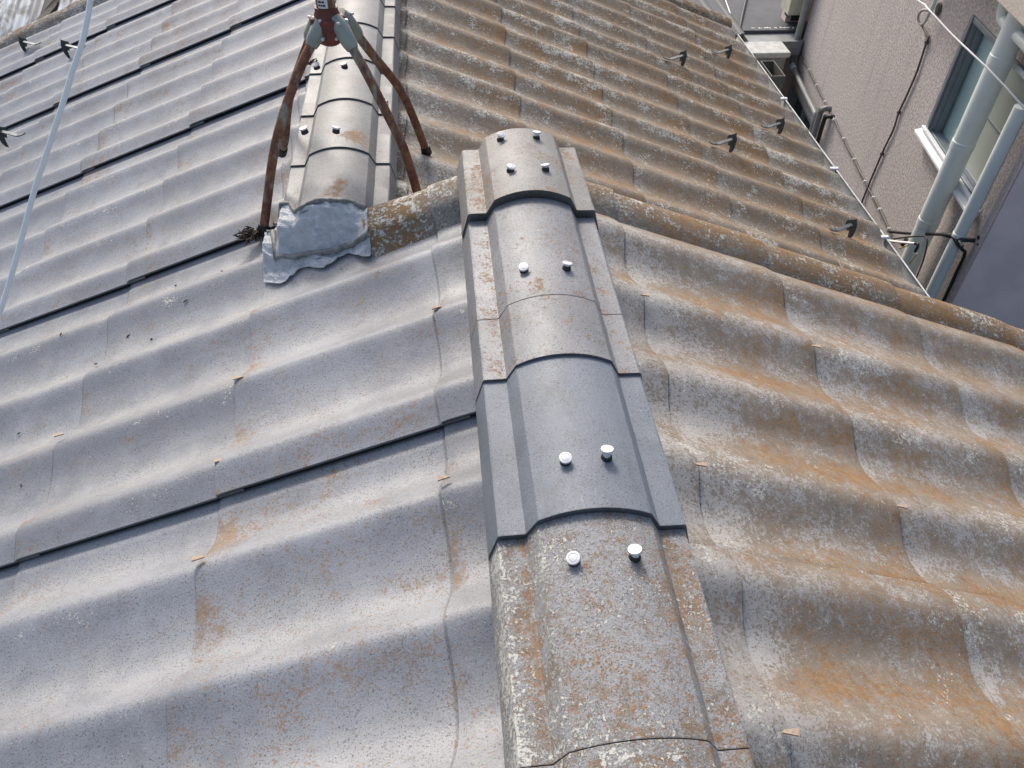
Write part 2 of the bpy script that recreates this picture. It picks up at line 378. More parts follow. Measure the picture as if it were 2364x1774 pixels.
# ridge caps
RP = [(.147, -.012), (.146, .0), (.1352, .0415), (.1338, .0452), (.1305, .0468), (.0985, .0474), (.0950, .0484), (.0800, .0770), (.0782, .0786)]
arch = [(.1587 * math.sin(a), .099 - .1587 * (1 - math.cos(a))) for a in np.linspace(.505, 0, 10)]
def cap_profile():
    right = RP + arch[:-1] + [(0, .099)]
    left = [(-x, z) for x, z in right[:-1]][::-1]
    return right + left
CAPP = cap_profile()
def cap(cx, cz, y_near, y_far, mat, label=None, raise_near=.007, raise_far=.0, thick=.011, wear=0, parent=house, stains=()):
    """one ridge cap; returns object. Solid shell, near (exposed) end lies on the next cap"""
    mb = MB(); N = 14; rn = random.random()
    outer = []; inner = []
    for i in range(N + 1):
        u = (i - 1 + .985) / (N - .015) if i else 0; u = 0 if i == 0 else (.006 if i == 1 else (i - 1) / (N - 1)); y = y_near + (y_far - y_near) * u; dz = raise_near + (raise_far - raise_near) * u
        ro = []; ri = []
        for x, z in CAPP:
            a_in = max(0, 1 - abs(abs(x) - .104) / .012)           # inner corner of the shoulder
            edge = max(0, 1 - abs(abs(x) - .135) / .014); rise = max(0, 1 - abs(abs(x) - .086) / .012)
            moss = (.30 + .32 * a_in) + random.uniform(-.05, .05); lich = wear * (.62 * edge * (x < 0) + .55 * rise * (x < 0) + .22)
            for sx, sy, sr in stains: moss += 1.3 * max(0, 1 - math.hypot(cx + x - sx, y - sy) / sr)
            wx = x + random.uniform(-1, 1) * .0004
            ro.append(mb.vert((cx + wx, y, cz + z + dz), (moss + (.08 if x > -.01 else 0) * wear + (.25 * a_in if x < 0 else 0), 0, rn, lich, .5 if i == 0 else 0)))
            f = 1 - thick / .147
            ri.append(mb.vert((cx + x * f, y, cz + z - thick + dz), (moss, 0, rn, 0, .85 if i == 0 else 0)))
        outer.append(ro); inner.append(ri)
    m = len(CAPP)
    for i in range(N):
        for j in range(m - 1):
            mb.face(outer[i][j], outer[i][j + 1], outer[i + 1][j + 1], outer[i + 1][j])
            mb.face(inner[i][j], inner[i + 1][j], inner[i + 1][j + 1], inner[i][j + 1])
    for e in (0, N):
        for j in range(m - 1):
            q = (outer[e][j], inner[e][j], inner[e][j + 1], outer[e][j + 1]); mb.face(*(q if e == 0 else q[::-1]))
    for j in (0, m - 1):
        for i in range(N):
            q = (outer[i][j], outer[i + 1][j], inner[i + 1][j], inner[i][j]); mb.face(*(q if j else q[::-1]))
    o = mb.build('ridge_cap', mat, parent, smooth=24)
    if label: o['label'] = label
    return o

def screw_mesh():
    mb = MB(); R = .0096; n = 24
    rings = [(.0052, -.004), (.0052, .006), (R * .97, .0062), (R, .0070), (R, .0088), (R * .95, .0096), (R * .70, .0099), (R * .66, .0091), (R * .60, .0091), (R * .56, .0098), (R * .3, .0101), (0.0005, .0102)]
    rr = [[mb.vert((r * math.cos(2 * math.pi * k / n), r * math.sin(2 * math.pi * k / n), z)) for k in range(n)] for r, z in rings]
    for a, b_ in zip(rr, rr[1:]):
        for k in range(n): mb.face(a[k], a[(k + 1) % n], b_[(k + 1) % n], b_[k])
    mb.face(*rr[-1]); return mb
def screw(parent, x, y, z, tiltx, lift=0.0, cx=0.0):
    s = bpy.data.objects.new('screw', SCREW); COL.objects.link(s); s.parent = parent
    s.location = (x, y, z + lift); s.rotation_euler = (random.uniform(-.18, .02), tiltx + random.uniform(-.06, .06), random.uniform(0, 3))
    wv = bpy.data.objects.new('washer', WASHER); COL.objects.link(wv); wv.parent = parent
    wv.location = (x, y, z); wv.rotation_euler = (0, tiltx, 0)
_s = screw_mesh().build('screw', M_STEEL, None, smooth=35); SCREW = _s.data; bpy.data.objects.remove(_s)
mb = MB(); mb.tube([(0, 0, -.003), (0, 0, .003), (0, 0, .0075)], [.0088, .0082, .0055], 16)
_s = mb.build('washer', M_RUBBER, None, smooth=40); WASHER = _s.data; bpy.data.objects.remove(_s)

def arch_z(dx): return .099 - .1587 + math.sqrt(.1587 ** 2 - dx * dx)
NX = -.009
near = [(1.451, 1.735, M_CAPA, 'brownish raised end cap of the near ridge with four screws', .019, .010, .018, 0.0, [(-.047, 1.693, .006), (.034, 1.690, .006), (-.038, 1.543, .003), (.037, 1.542, .003)]),
        (1.1278, 1.50, M_CAPB, 'grey ridge cap with orange streak on its shoulder', .003, .000, .010, .15, [(-.042, 1.209, .002), (.037, 1.208, .003)]),
        (.966, 1.1262, M_CAPB, 'short grey ridge cap piece without screws', .008, .003, .012, .2, []),
        (.651, 1.02, M_CAPC, 'clean dark slate-grey ridge cap', .011, .001, .014, 0.0, [(-.030, .739, .002), (.030, .742, .009)]),
        (.3442, .70, M_CAPD, 'ridge cap mottled with white and orange lichen', .002, .000, .010, 1.0, [(-.040, .579, .002), (.040, .579, .008)]),
        (.02, .3428, M_CAPD, 'nearest ridge cap, mottled with white and orange lichen', .004, .002, .010, 1.0, [(-.040, .10, .002), (.040, .10, .003)])]
for yn, yf, mt, lb, rn_, rf_, th_, wr, scs in near:
    o = cap(NX, 0, yn, yf, mt, lb, rn_, rf_, th_, wr)
    for dx, y, lift in scs:
        u = (y - yn) / (yf - yn); screw(o, NX + dx, y, arch_z(dx) + rn_ + (rf_ - rn_) * u, math.asin(dx / .1587), lift)
for yn, yf in ((-.29, .0188), (-.60, -.2912)): cap(NX, 0, yn, yf, M_CAPD, 'ridge cap behind the viewer, lichen covered', .004, .002, .010, 1.0)
FY = [1.734 + .2905 * k for k in range(13)]
for k, y in enumerate(FY):
    if y > FAR_END - .1: break
    yf = min(y + .33, FAR_END + .06)
    o = cap(FX + .004, FZ, y, yf, M_CAPF, None, .004, -.002, .010, 0, house, ((-.462, 1.80, .055), (-.445, 1.85, .03)) if k == 0 else ((-.425, 2.09, .075),) if k == 1 else ())
    for dx in (-.036, .035): screw(o, FX + .004 + dx, y + (.081 if k else .024), arch_z(dx) + .005, math.asin(dx / .1587), .001)

# lead flashing where the far ridge runs into the near slope
def roof_top(x, y):
    d = -x; vz = float(np.interp(y - 1.712, [q[0] for q in VPL[:6]], [q[1] for q in VPL[:6]]))
    k = min(1, max(0, (x + .415) / .04)); h = (wave_h(-1, .993, y)[0] - .5) * AMP + .01
    return -TAN * d + (h * (1 - k) + max(h, vz + .008) * k) / COS
def cap_top(x):
    dx = abs(x - FX - .004); xs = [p[0] for p in CAPP[:len(CAPP) // 2 + 1]][::-1]; zs = [p[1] for p in CAPP[:len(CAPP) // 2 + 1]][::-1]
    return FZ + float(np.interp(dx, xs, zs))
def lead(y0f, y1f, blend0, blend1, x0, x1, amp, seed, name='lead_sheet'):
    mb = MB(); r = np.random.default_rng(seed); fr = r.uniform(25, 120, (14, 2)); ph = r.uniform(0, 6.3, 14)
    def nz(x, y): return sum((1 - 2 * abs(math.sin(fr[i][0] * x * .8 + fr[i][1] * y * .8 + ph[i] + .8 * math.sin(40 * y + ph[i - 1])))) / (1 + .02 * fr[i][0]) for i in range(14)) / 6
    P = []
    for i in range(121):
        x = x0 + (x1 - x0) * i / 120; row = []
        for j in range(81):
            v = j / 80; y = y0f(x) + (y1f(x) - y0f(x)) * v
            yq = y; bl = min(1, max(0, (yq - blend0) / (blend1 - blend0))); bl = bl * bl * (3 - 2 * bl)
            zz = bl * max(cap_top(x), roof_top(x, y)) + (1 - bl) * roof_top(x, y) + .007 + .006 * bl + amp * nz(x * 1.3, y * 1.3)
            row.append((x + .004 * nz(y, x + 3), y + .006 * nz(x + 1, y), zz))
        P.append(row)
    mb.grid(P); o = mb.build(name, M_LEAD, house, smooth=50)
    sm = o.modifiers.new('solid', 'SOLIDIFY'); sm.thickness = .002; return o
fold = lambda x: 1.658 - .16 * (x + .38) + .085 * min(1, max(0, (-.612 - x) / .012))
topf = lambda x: 1.745 + .07 * min(1, max(0, (-.545 - x) / .03)) - .01 * max(0, (x + .42) / .04)
l1 = lead(lambda x: fold(x) - .006, topf, 1.672, 1.748, -.622, -.376, .009, 3); l1['label'] = 'upper crinkled pale lead sheet over the ridge end'
l2 = lead(lambda x: 1.652 - .02 * min(1, max(0, (x + .45) / .06)) + .012 * math.sin(x * 55), lambda x: fold(x) + .003, 1.672, 1.748, -.645, -.37, .0095, 5); l2['label'] = 'lower crinkled lead apron spreading on the tiles'
def lead_z(x, y, b0, b1):
    y_ = y; bl = min(1, max(0, (y_ - b0) / (b1 - b0))); bl = bl * bl * (3 - 2 * bl); return bl * max(cap_top(x), roof_top(x, y)) + (1 - bl) * roof_top(x, y)
for pts in ([(x, topf(x) + .002 + .003 * math.sin(x * 60), lead_z(x, topf(x), 1.672, 1.748) + .012) for x in np.linspace(-.625, -.38, 36)], [(x, fold(x) + .004 * math.sin(x * 70), lead_z(x, fold(x), 1.672, 1.748) + .012) for x in np.linspace(-.64, -.372, 36)]):
    mb = MB(); mb.tube(pts, [.005 + .004 * random.random() for _ in pts], 8); mb.build('sealant_bead', M_CAULK, house, smooth=60)

# tan nail tabs on the crests where the courses meet
def nail_tab(side, d, y, s=.8):
    s *= random.uniform(.8, 1.15)
    hgt = .5 * AMP + .014
    mb = MB(); base = Vector(slope_pt(side, 0, 0, d, y, hgt)); dn = Vector((side * COS, 0, -SIN)); n = Vector((side * SIN, 0, COS)); yy = Vector((0, 1, 0))
    L = [(0, -.007), (.004, .006), (-.020, .004), (-.024, -.001)]
    mb.prism([base + dn * (a * s) + yy * (b_ * s) + n * (-.004 if a < -.01 else .0015) for a, b_ in L], n * .003)
    mb.build('nail_tab', M_CLIP, house)
for d, y in ((.214, 1.292), (.213, .848), (.646, 1.06), (.648, .838), (.645, 1.29), (1.08, 1.31)): nail_tab(-1, d, y)
for d, y in ((.213, 1.305), (.213, .845), (.215, .395), (.631, 1.30), (.632, .85)): nail_tab(1, d, y)

# gutter along the far right eave, gable and walls below the roof
EX = FX + SEAM_F[-1]; EZ = FZ - TAN * SEAM_F[-1]
mb = MB(); GR = .055; gx = EX + .03; gz = EZ - .075 + .02
P = []
for y in (1.0, 2.0, 3.0, 4.0, 5.36):
    P.append([(gx + GR * math.cos(a), y, gz + GR * math.sin(a) * 1.0) for a in np.linspace(math.pi, 2 * math.pi, 13)])
mb.grid(P); go = mb.build('gutter', M_GUTTER, house, smooth=60); sm = go.modifiers.new('solid', 'SOLIDIFY'); sm.thickness = .003; sm.offset = 1
mb = MB(); mb.tube([(gx + GR, 1.0, gz + .001), (gx + GR, 5.36, gz + .001)], .0042, 10); mb.build('gutter_lip', M_LIP, go, smooth=60)
for y in (2.35, 2.98, 3.6, 4.4):
    mb = MB(); mb.box((gx + GR - .03, y - .01, gz - .004), (gx + GR + .012, y + .01, gz + .010)); mb.build('gutter_clip', M_WFRAME, go, bevel=.002)
mb = MB()
x0, x1, y0, y1, z0, z1 = 1.915, 2.005, 4.80, 5.03, -1.25, -1.155
for lo, hi in (((x0, y0, z0), (x1, y1, z0 + .006)), ((x0, y0, z0 + .006), (x0 + .006, y1, z1)), ((x1 - .006, y0, z0 + .006), (x1, y1, z1)), ((x0 + .006, y0, z0 + .006), (x1 - .006, y0 + .006, z1)), ((x0 + .006, y1 - .006, z0 + .006), (x1 - .006, y1, z1)), ((x0 + .03, y0 + .07, z0 + .006), (x0 + .035, y1 - .07, z0 + .03))): mb.box(lo, hi)
mb.build('rainwater_head', simple('brown grey plastic', (.16, .15, .125), (.12, .11, .09), 10, .5), house)['label'] = 'open brownish rainwater box at the gutter'
# wall bodies
MW = simple('house wall render', (.38, .36, .33), (.30, .28, .26), 6, .9)
mb = MB()
ER = 1.55
mb.prism([(-3.2, -1.6, -4.3), (ER, -1.6, -4.3), (ER, -1.6, -TAN * ER - .09), (0, -1.6, -.09), (-3.2, -1.6, -TAN * 3.2 - .09)], (0, 3.27, 0)); mb.build('wall', MW, house)
mb = MB(); a = -TAN * (ER - FX) + FZ - .09
mb.prism([(-3.2, 1.68, -4.3), (ER, 1.68, -4.3), (ER, 1.68, a), (FX, 1.68, FZ - .09), (-3.2, 1.68, -TAN * 3.2 - .09)], (0, 3.5, 0)); mb.build('wall', MW, house)

# ------------------------------------------------------------------ antenna mount
AX, AY = -.457, 2.112
ant = thing('antenna_mount', 'rusty four-legged antenna mast stand straddling the far ridge', 'antenna stand', (AX, AY, -.27))
def loc(p): return Vector(p) - Vector((AX, AY, -.27))
legs = [[(-.466, 2.106, .222), (-.490, 2.086, .186), (-.535, 2.042, .122), (-.572, 2.006, .055), (-.606, 1.973, -.018), (-.634, 1.946, -.10), (-.666, 1.914, -.215), (-.680, 1.901, -.262)],
        [(-.432, 2.092, .220), (-.410, 2.071, .184), (-.369, 2.035, .114), (-.328, 1.999, .030), (-.293, 1.968, -.042), (-.272, 1.949, -.115), (-.257, 1.936, -.185), (-.243, 1.925, -.262)],
        [(-.423, 2.150, .212), (-.402, 2.169, .171), (-.354, 2.214, .075), (-.303, 2.263, -.024), (-.273, 2.29, -.112), (-.246, 2.316, -.215), (-.233, 2.328, -.268)],
        [(-.480, 2.132, .212), (-.505, 2.156, .171), (-.550, 2.199, .080), (-.598, 2.243, -.02), (-.625, 2.268, -.095), (-.650, 2.293, -.19), (-.674, 2.315, -.250)]]
for L in legs:
    pts = smoothpts([loc(p) for p in L[1:]], 6); mb = MB(); mb.tube(pts, [.0122] * len(pts), 14); o = mb.build('leg', M_RUST, ant, smooth=60)
    d = (pts[-1] - pts[-4]).normalized(); mb = MB(); mb.tube([pts[-1] - d * .022, pts[-1] + d * .006, pts[-1] + d * .010], [.0155, .0165, .012], 14); mb.build('rubber_foot', M_RUBBER, o, smooth=50)
    a_, b_ = loc(L[0]), loc(L[1]); dd = (b_ - a_).normalized()
    mb = MB(); mb.tube([a_ + dd * -.012, a_ + dd * .012, b_ + dd * .012, b_ + dd * .026], [.015, .0215, .019, .0150], 12); o2 = mb.build('leg_socket', M_ZINC, ant, smooth=55)
    out = Vector((dd.x, dd.y, 0)).normalized(); sd_ = Vector((-out.y, out.x, 0))
    for q in (-1, 1):
        c_ = a_ + sd_ * .014 * q + Vector((0, 0, .004)) + out * .016; mb = MB(); mb.tube([c_, c_ + out * .008], [.004, .0035], 8); mb.build('bolt', M_STEEL, o2)
mb = MB(); top = loc((AX, AY, .0))
mb.tube([top + Vector((0, 0, z)) for z in (.158, .164, .178, .198, .216, .232, .240, .250)], [.020, .029, .036, .039, .037, .032, .0285, .0285], 20); hub = mb.build('hub', M_RED, ant, smooth=60)
for a_ in (.25, 1.85, 3.4, 4.95):
    mb = MB(); d = Vector((math.cos(a_), math.sin(a_), 0)); mb.box((-.014, 0, .168), (.014, .044, .228), Matrix.Translation(top) @ Matrix.Rotation(a_ - math.pi / 2, 4, 'Z')); mb.build('lug', M_RED, hub, bevel=.006)
for a_ in (-1.9, -1.1): 
    d = Vector((math.cos(a_), math.sin(a_), 0)); c_ = top + d * .033 + Vector((0, 0, .185)); mb = MB(); mb.tube([c_, c_ + d * .012], .0045, 10); mb.build('bolt', M_STEEL, hub)
mb = MB(); mb.tube([top + Vector((0, 0, .245)), top + Vector((0, 0, .62)), top + Vector((0, 0, 1.55))], .0235, 20); mast = mb.build('mast', M_RUST, ant, smooth=60)
# paper label with print, wrapped round the mast
mb = MB(); A_ = np.linspace(-2.35, -1.25, 12); mb.grid([[tuple(top + Vector((.0243 * math.cos(a_), .0243 * math.sin(a_), z))) for a_ in A_] for z in (.252, .325)]); mb.build('label_sticker', M_LABEL, mast, smooth=60)
mb = MB()
for zz, (s0, s1) in ((.257, (-2.25, -2.0)), (.257, (-1.96, -1.80)), (.257, (-1.76, -1.50)), (.265, (-2.25, -1.9)), (.265, (-1.85, -1.6)), (.276, (-2.2, -2.1)), (.276, (-2.02, -1.94)), (.276, (-1.87, -1.62)), (.29, (-2.2, -1.5)), (.303, (-2.2, -1.6))):
    mb.grid([[tuple(top + Vector((.0248 * math.cos(a_), .0248 * math.sin(a_), z))) for a_ in np.linspace(s0, s1, 6)] for z in (zz, zz + .0045)])
mb.build('label_print', M_PRINT, mast)

# white antenna cable hanging from the mast down to the left

cab = [(-1.62, -.30, -.62), (-1.30, .10, -.44), (-.98, .48, -.05), (-.80, .69, .24), (-.717, .783, .386), (-.6895, .81, .436), (-.6547, .846, .504), (-.623, .868, .557), (-.592, .896, .612), (-.560, .935, .678), (-.50, 1.08, .88), (-.45, 1.5, 1.18), (AX, AY, 1.24)]
mb = MB(); mb.tube(smoothpts(cab, 8), .0031, 10)
tag(mb.build('antenna_cable', M_WHITEC, None, smooth=60), 'white antenna cable hanging in the air over the left roof slope', 'cable')

# ------------------------------------------------------------------ snow guards
GS = .82
def roof_h(side, lip, y): return (wave_h(side, lip, y)[0] - .5) * AMP
def make_guard():
    t = thing('snow_guard', 'x', 'snow guard', (0, 0, 0), 0, 'snow guards hooked over the tiles')
    mb = MB()   # upright plate in the y-z plane, cut to sit over a wave
    poly = [(-.030, .000), (-.020, -.012), (-.012, .012), (-.003, .030), (.004, .020), (.016, .034), (.030, .038), (.033, .058), (.022, .066), (.010, .078), (.003, .088), (-.004, .078), (-.014, .070), (-.026, .048), (-.032, .022)]
    mb.prism([(0, y, z) for y, z in poly], (.004, 0, 0)); mb.build('plate', M_GUARD, t, bevel=.0012)
    mb = MB()   # folded stiffener on the plate's downhill side
    mb.prism([(.004, y, z) for y, z in [(-.020, .006), (-.010, .012), (-.002, .062), (-.014, .066)]], (.008, 0, 0)); mb.build('rib', M_GUARD, t, bevel=.001)
    mb = MB()   # strap running uphill under the next course
    pts = [(.004, .004, .054), (-.04, .006, .034), (-.07, .008, .019), (-.09, .009, .018), (-.12, .010, .020)]
    w_ = .008
    top_ = [[(x, y + s_ * w_, z + e) for s_ in (-1, 1)] for x, y, z in pts for e in (0,)]
    for a_, b_ in zip(pts, pts[1:]):
        mb.prism([(a_[0], a_[1] - w_, a_[2]), (a_[0], a_[1] + w_, a_[2]), (b_[0], b_[1] + w_, b_[2]), (b_[0], b_[1] - w_, b_[2])], (0, 0, .005))
    mb.build('strap', M_STRAP, t, bevel=.0008)
    return t
def copy_tree(o, parent=None):
    c = o.copy(); COL.objects.link(c)
    if parent is not None: c.parent = parent
    for ch in list(o.children): copy_tree(ch, c)
    return c
G = [(1, 1.52, 3.67, 'dark metal snow guard on the right slope, the middle one of three along the gutter'), (1, 1.10, 3.21, 'dark metal snow guard nearest the grey ridge end on the right slope'), (1, 1.53, 2.76, 'dark snow guard on the right slope closest to the big downpipe foot'),
     (1, 1.095, 4.11, 'small far snow guard, left one of the upper pair on the right slope'), (1, 1.508, 4.57, 'small far snow guard, right one of the upper pair on the right slope'),
     (-1, -2.526, 4.91, 'dark snow guard farthest up the left slope, near its mossy far edge'), (-1, -2.09, 4.42, 'dark snow guard half hidden behind the white cable on the left slope'), (-1, -2.086, 3.474, 'dark snow guard at the left picture edge on the left slope')]
gd = make_guard()
for i, (sd_, x, y, lb) in enumerate(G):
    o = gd if i == 0 else copy_tree(gd)
    ax, az = (FX, FZ) if sd_ > 0 else (0, 0)
    zc = az - TAN * abs(x - ax) + .006
    if sd_ > 0: o.matrix_world = Matrix.Translation((x, y + .03, zc)) @ Matrix.Rotation(rad(21.43), 4, 'Y') @ Matrix.Rotation(rad(26), 4, 'Z')
    else: o.matrix_world = Matrix.Translation((x, y + .03, zc)) @ Matrix.Rotation(-rad(21.43), 4, 'Y') @ Matrix.Rotation(rad(-26), 4, 'Z') @ Matrix.Scale(-1, 4, (1, 0, 0))
    o['label'] = lb

# ------------------------------------------------------------------ neighbouring house (local: y along the wall, -x out of the wall)
PS = rad(8.157)
nb = thing('stucco_house', 'neighbouring house with pinkish stucco wall, window and pale drainpipes', 'house', (2.6706, 3.3637, 0), -PS)
A1, A2, Z1, Z2 = .143, 1.052, -1.335, -.645
LY1, LY2, LZ1, LZ2 = 3.08, 3.90, -3.1, -2.325
FARA = 3.99; TOP = .9; T_ = .16
mb = MB()
for a0, a1, q0, q1 in ((0, A1, -4.3, TOP), (A1, A2, -4.3, Z1), (A1, A2, Z2, TOP), (A2, LY1, -4.3, TOP), (LY1, LY2, -4.3, LZ1), (LY1, LY2, LZ2, TOP), (LY2, FARA, -4.3, TOP)):
    mb.box((0, a0, q0), (T_, a1, q1))
mb.build('wall', M_STUC, nb)
mb = MB(); mb.box((.004, -.012, -4.3), (5.0, -.002, TOP)); o = mb.build('return_wall', M_RETURN, nb); o['label'] = 'shaded plain mauve end wall'
mb = MB(); mb.box((-.006, -.016, -4.3), (.0, .055, TOP)); mb.build('corner_strip', simple('corner stucco', (.58, .52, .50), (.42, .375, .36), 90, .9, 0, .2, .8), nb, bevel=.004)
mb = MB(); mb.box((T_, 0, -4.3), (5, .1, TOP - .004)); mb.box((T_, FARA - .1, -4.3), (5, FARA, TOP - .004)); mb.box((4.9, .1, -4.3), (5, FARA - .1, TOP - .004)); mb.build('outer_wall', M_STUC, nb)
mb = MB(); mb.box((-.35, -.35, TOP), (5.3, FARA + .35, TOP + .12)); mb.build('roof', M_DROOF, nb)
# window
wn = MB()
for lo, hi in (((-.018, A2 - .034, Z1), (.07, A2, Z2)), ((.0, A1, Z1), (.07, A1 + .03, Z2)), ((-.012, A1 + .03, Z2 - .03), (.07, A2 - .034, Z2)), ((.0, A1 + .03, Z1), (.07, A2 - .034, Z1 + .02))): wn.box(lo, hi)
win = wn.build('window', M_FRAME, nb, bevel=.003); win['label'] = 'wide window with teal and frosted glass'
mb = MB(); mb.box((-.004, A2 - .05, Z1 + .02), (.03, A2 - .036, Z2 - .03)); mb.box((.02, A2 - .062, Z1 + .02), (.06, A2 - .05, Z2 - .03)); mb.build('jamb_rail', M_FRAME, win, bevel=.002)
mb = MB(); mb.box((.066, A1 + .03, Z1 + .02), (.072, A2 - .036, Z2 - .03)); mb.build('pane', M_GLASS, win)
mb = MB(); mb.box((.036, A1 + .04, Z1 + .05), (.042, .66, Z2 - .06)); mb.build('pane', M_FROST, win)['label'] = 'frosted sliding pane'
mb = MB()
for lo, hi in (((.028, .66, Z1 + .022), (.052, .685, Z2 - .032)), ((.028, A1 + .032, Z1 + .022), (.052, .66, Z1 + .05)), ((.028, A1 + .032, Z2 - .06), (.052, .66, Z2 - .032)), ((.03, A1 + .035, -1.0), (.05, .655, -.99))): mb.box(lo, hi)
mb.build('sash', M_FRAME, win, bevel=.002)
mb = MB(); mb.prism([(-.060, A1 - .012, Z1 - .036), (-.060, A1 - .012, Z1 - .018), (.03, A1 - .012, Z1 + .012), (.03, A1 - .012, Z1 - .036)], (0, A2 - A1 + .05, 0)); mb.box((-.035, A1 + .005, Z1 + .006), (-.012, A2 + .02, Z1 + .022)); mb.build('sill', M_WFRAME, win, bevel=.003)
mb = MB(); mb.box((-.02, A1 + .03, Z2 - .03), (-.013, .56, Z2 - .004)); mb.build('head_rail', M_WFRAME, win, bevel=.002)
# low window by the far corner
wn = MB()
for lo, hi in (((.0, LY1, LZ1), (.06, LY1 + .03, LZ2)), ((.0, LY2 - .03, LZ1), (.06, LY2, LZ2)), ((.0, LY1 + .03, LZ2 - .03), (.06, LY2 - .03, LZ2)), ((.02, 3.48, LZ1), (.06, 3.51, LZ2 - .03))): wn.box(lo, hi)
w2 = wn.build('window', M_FRAME, nb, bevel=.003); w2['label'] = 'dark lower window half hidden behind the gutter'
mb = MB(); mb.box((.062, LY1 + .03, LZ1), (.068, LY2 - .03, LZ2 - .03)); mb.build('pane', simple('dark window glass', (.035, .06, .06), None, 3, .12, 0, .6, 0), w2)
# balcony slab above the window, with its drain
mb = MB(); mb.box((-.25, -.25, -.355), (-.001, 1.9, .25)); mb.build('balcony', M_STUC2, nb, bevel=.006)
mb = MB(); mb.tube(smoothpts([(-.10, .585, -.36), (-.10, .585, -.44), (-.095, .57, -.485), (-.09, .53, -.50), (-.09, .40, -.50), (-.09, .05, -.505)], 5), .030, 16); mb.build('balcony_drain', M_PIPE, nb, smooth=60)
# drainpipes
def pipe(pts, r, mat, name, label=None, joints=()):
    mb = MB(); mb.tube(pts, r, 24); o = mb.build(name, mat, nb, smooth=60)
    if label: o['label'] = label
    for p, q in joints:
        mb = MB(); mb.tube([Vector(p), Vector(p) + Vector((0, 0, .003)), Vector(q) - Vector((0, 0, .003)), Vector(q)], [r, r + .003, r + .003, r], 24); mb.build('joint', mat, o, smooth=30)
    return o
bp = pipe([(-.09, .424, z) for z in (TOP, 0, -1, -2.2, -4.25)], .0585, M_PIPE, 'drainpipe', 'thick pale blue-grey drainpipe in front of the window', [((-.09, .424, z), (-.09, .424, z + .05)) for z in (-.665, -1.13, -1.62)])
sp = pipe([(-.07, .104, z) for z in (-.735, -1.2, -2, -4.25)], .0335, M_PIPE, 'drainpipe', 'thinner pale drainpipe at the near corner', [((-.07, .104, -1.475), (-.07, .104, -1.455))])
mb = MB(); mb.box((-.105, .045, -1.475), (.0, .058, -1.455)); mb.box((-.1, -.01, -1.47), (-.085, .045, -1.46)); mb.build('pipe_bracket', M_GUARD, sp, bevel=.002)
pipe([(-.06, 3.976, z) for z in (TOP, -1, -2.06)], .030, M_PIPEG, 'drainpipe', 'grey drainpipe at the far corner', [((-.06, 3.976, -2.06), (-.06, 3.976, -1.95))])
hp = pipe(smoothpts([(-.055, 3.975, -2.06), (-.055, 3.965, -2.13), (-.05, 3.90, -2.162), (-.05, 3.4, -2.166), (-.05, 2.98, -2.158), (-.05, 2.93, -2.17), (-.05, 2.915, -2.22), (-.05, 2.91, -3.0)], 4), .021, M_PIPEG, 'waste_pipe', 'grey waste pipe running sideways then down'); 
mb = MB(); mb.tube([(-.05, 3.93, -2.158), (-.05, 3.85, -2.164)], .027, 16); mb.build('collar', M_PIPE, hp, smooth=50)
wp = pipe(smoothpts([(.0, 2.765, -2.02), (-.045, 2.765, -2.025), (-.062, 2.79, -2.06), (-.062, 2.797, -2.12), (-.062, 2.797, -3.0)], 4), .024, M_PIPEG, 'waste_pipe', 'short grey waste pipe coming out of the wall')
pipe(smoothpts([(.0, 2.63, -2.03), (-.035, 2.64, -2.032), (-.045, 2.695, -2.07), (-.045, 2.705, -2.13), (-.045, 2.705, -3.0)], 4), .017, M_BLACK, 'waste_pipe', 'black hose coming out of the wall')
# vent hole and conduit above the loop
mb = MB(); mb.tube([(.002, 1.50, -.775), (-.010, 1.50, -.775)], [.040, .036], 20); v_ = mb.build('wall_vent', M_BROWNC, nb, smooth=40); 
mb = MB(); mb.tube([(-.0115, 1.50, -.775), (-.0125, 1.50, -.775)], [.027, .027], 20); mb.build('vent_opening', M_BLACK, v_)
mb = MB(); mb.tube([(-.045, 1.50, -.795), (-.045, 1.49, -.70), (-.045, 1.49, -.3), (-.045, 1.49, TOP)], .0125, 14); mb.build('conduit', M_PIPE, nb, smooth=60)
# marks on the wall near the corner
mb = MB(); mb.tube([(-.004, .034, -1.435), (-.010, .034, -1.437)], [.016, .010], 9); mb.tube([(-.004, .01, -1.462), (-.009, .01, -1.463)], [.009, .006], 8); mb.build('rust_stain', M_TWIG, nb)

RZ = Matrix.Translation((2.6706, 3.3637, 0)) @ Matrix.Rotation(-PS, 4, 'Z')
def W(x, a, z): return RZ @ Vector((x, a, z))
# wall cable with white clips
cb = thing('wall_cable', 'dark cable clipped level along the stucco wall, then spanning to the thin drainpipe', 'cable', W(-.01, 2.5, -2.03))
def cl(p): return Vector(p) - Vector(cb.location)
pts = [cl(W(-.010, a, z)) for a, z in ((4.02, -2.08), (3.92, -2.046), (3.70, -2.046), (3.549, -2.036), (3.38, -2.041), (3.231, -2.033), (3.06, -2.038), (2.908, -2.032), (2.74, -2.036), (2.576, -2.026), (2.42, -2.034), (2.261, -2.027), (2.09, -2.033), (1.932, -2.024), (1.77, -2.03), (1.612, -2.023), (1.5, -2.027), (1.39, -2.02), (1.234, -2.018), (.98, -2.022))]
mb = MB(); mb.tube(smoothpts(pts, 4), .0075, 8); mb.build('cable_run', M_BROWNC, cb, smooth=60)
pts = [cl(W(*p)) for p in ((-.012, .98, -2.022), (-.05, .90, -1.975), (-.1, .787, -1.907), (-.1, .521, -1.742), (-.1, .226, -1.549), (-.1, .12, -1.487), (-.08, .06, -1.50), (-.05, .05, -1.525), (-.02, .056, -1.56), (-.014, .058, -1.70), (-.012, .052, -1.9), (-.012, .05, -2.6))]
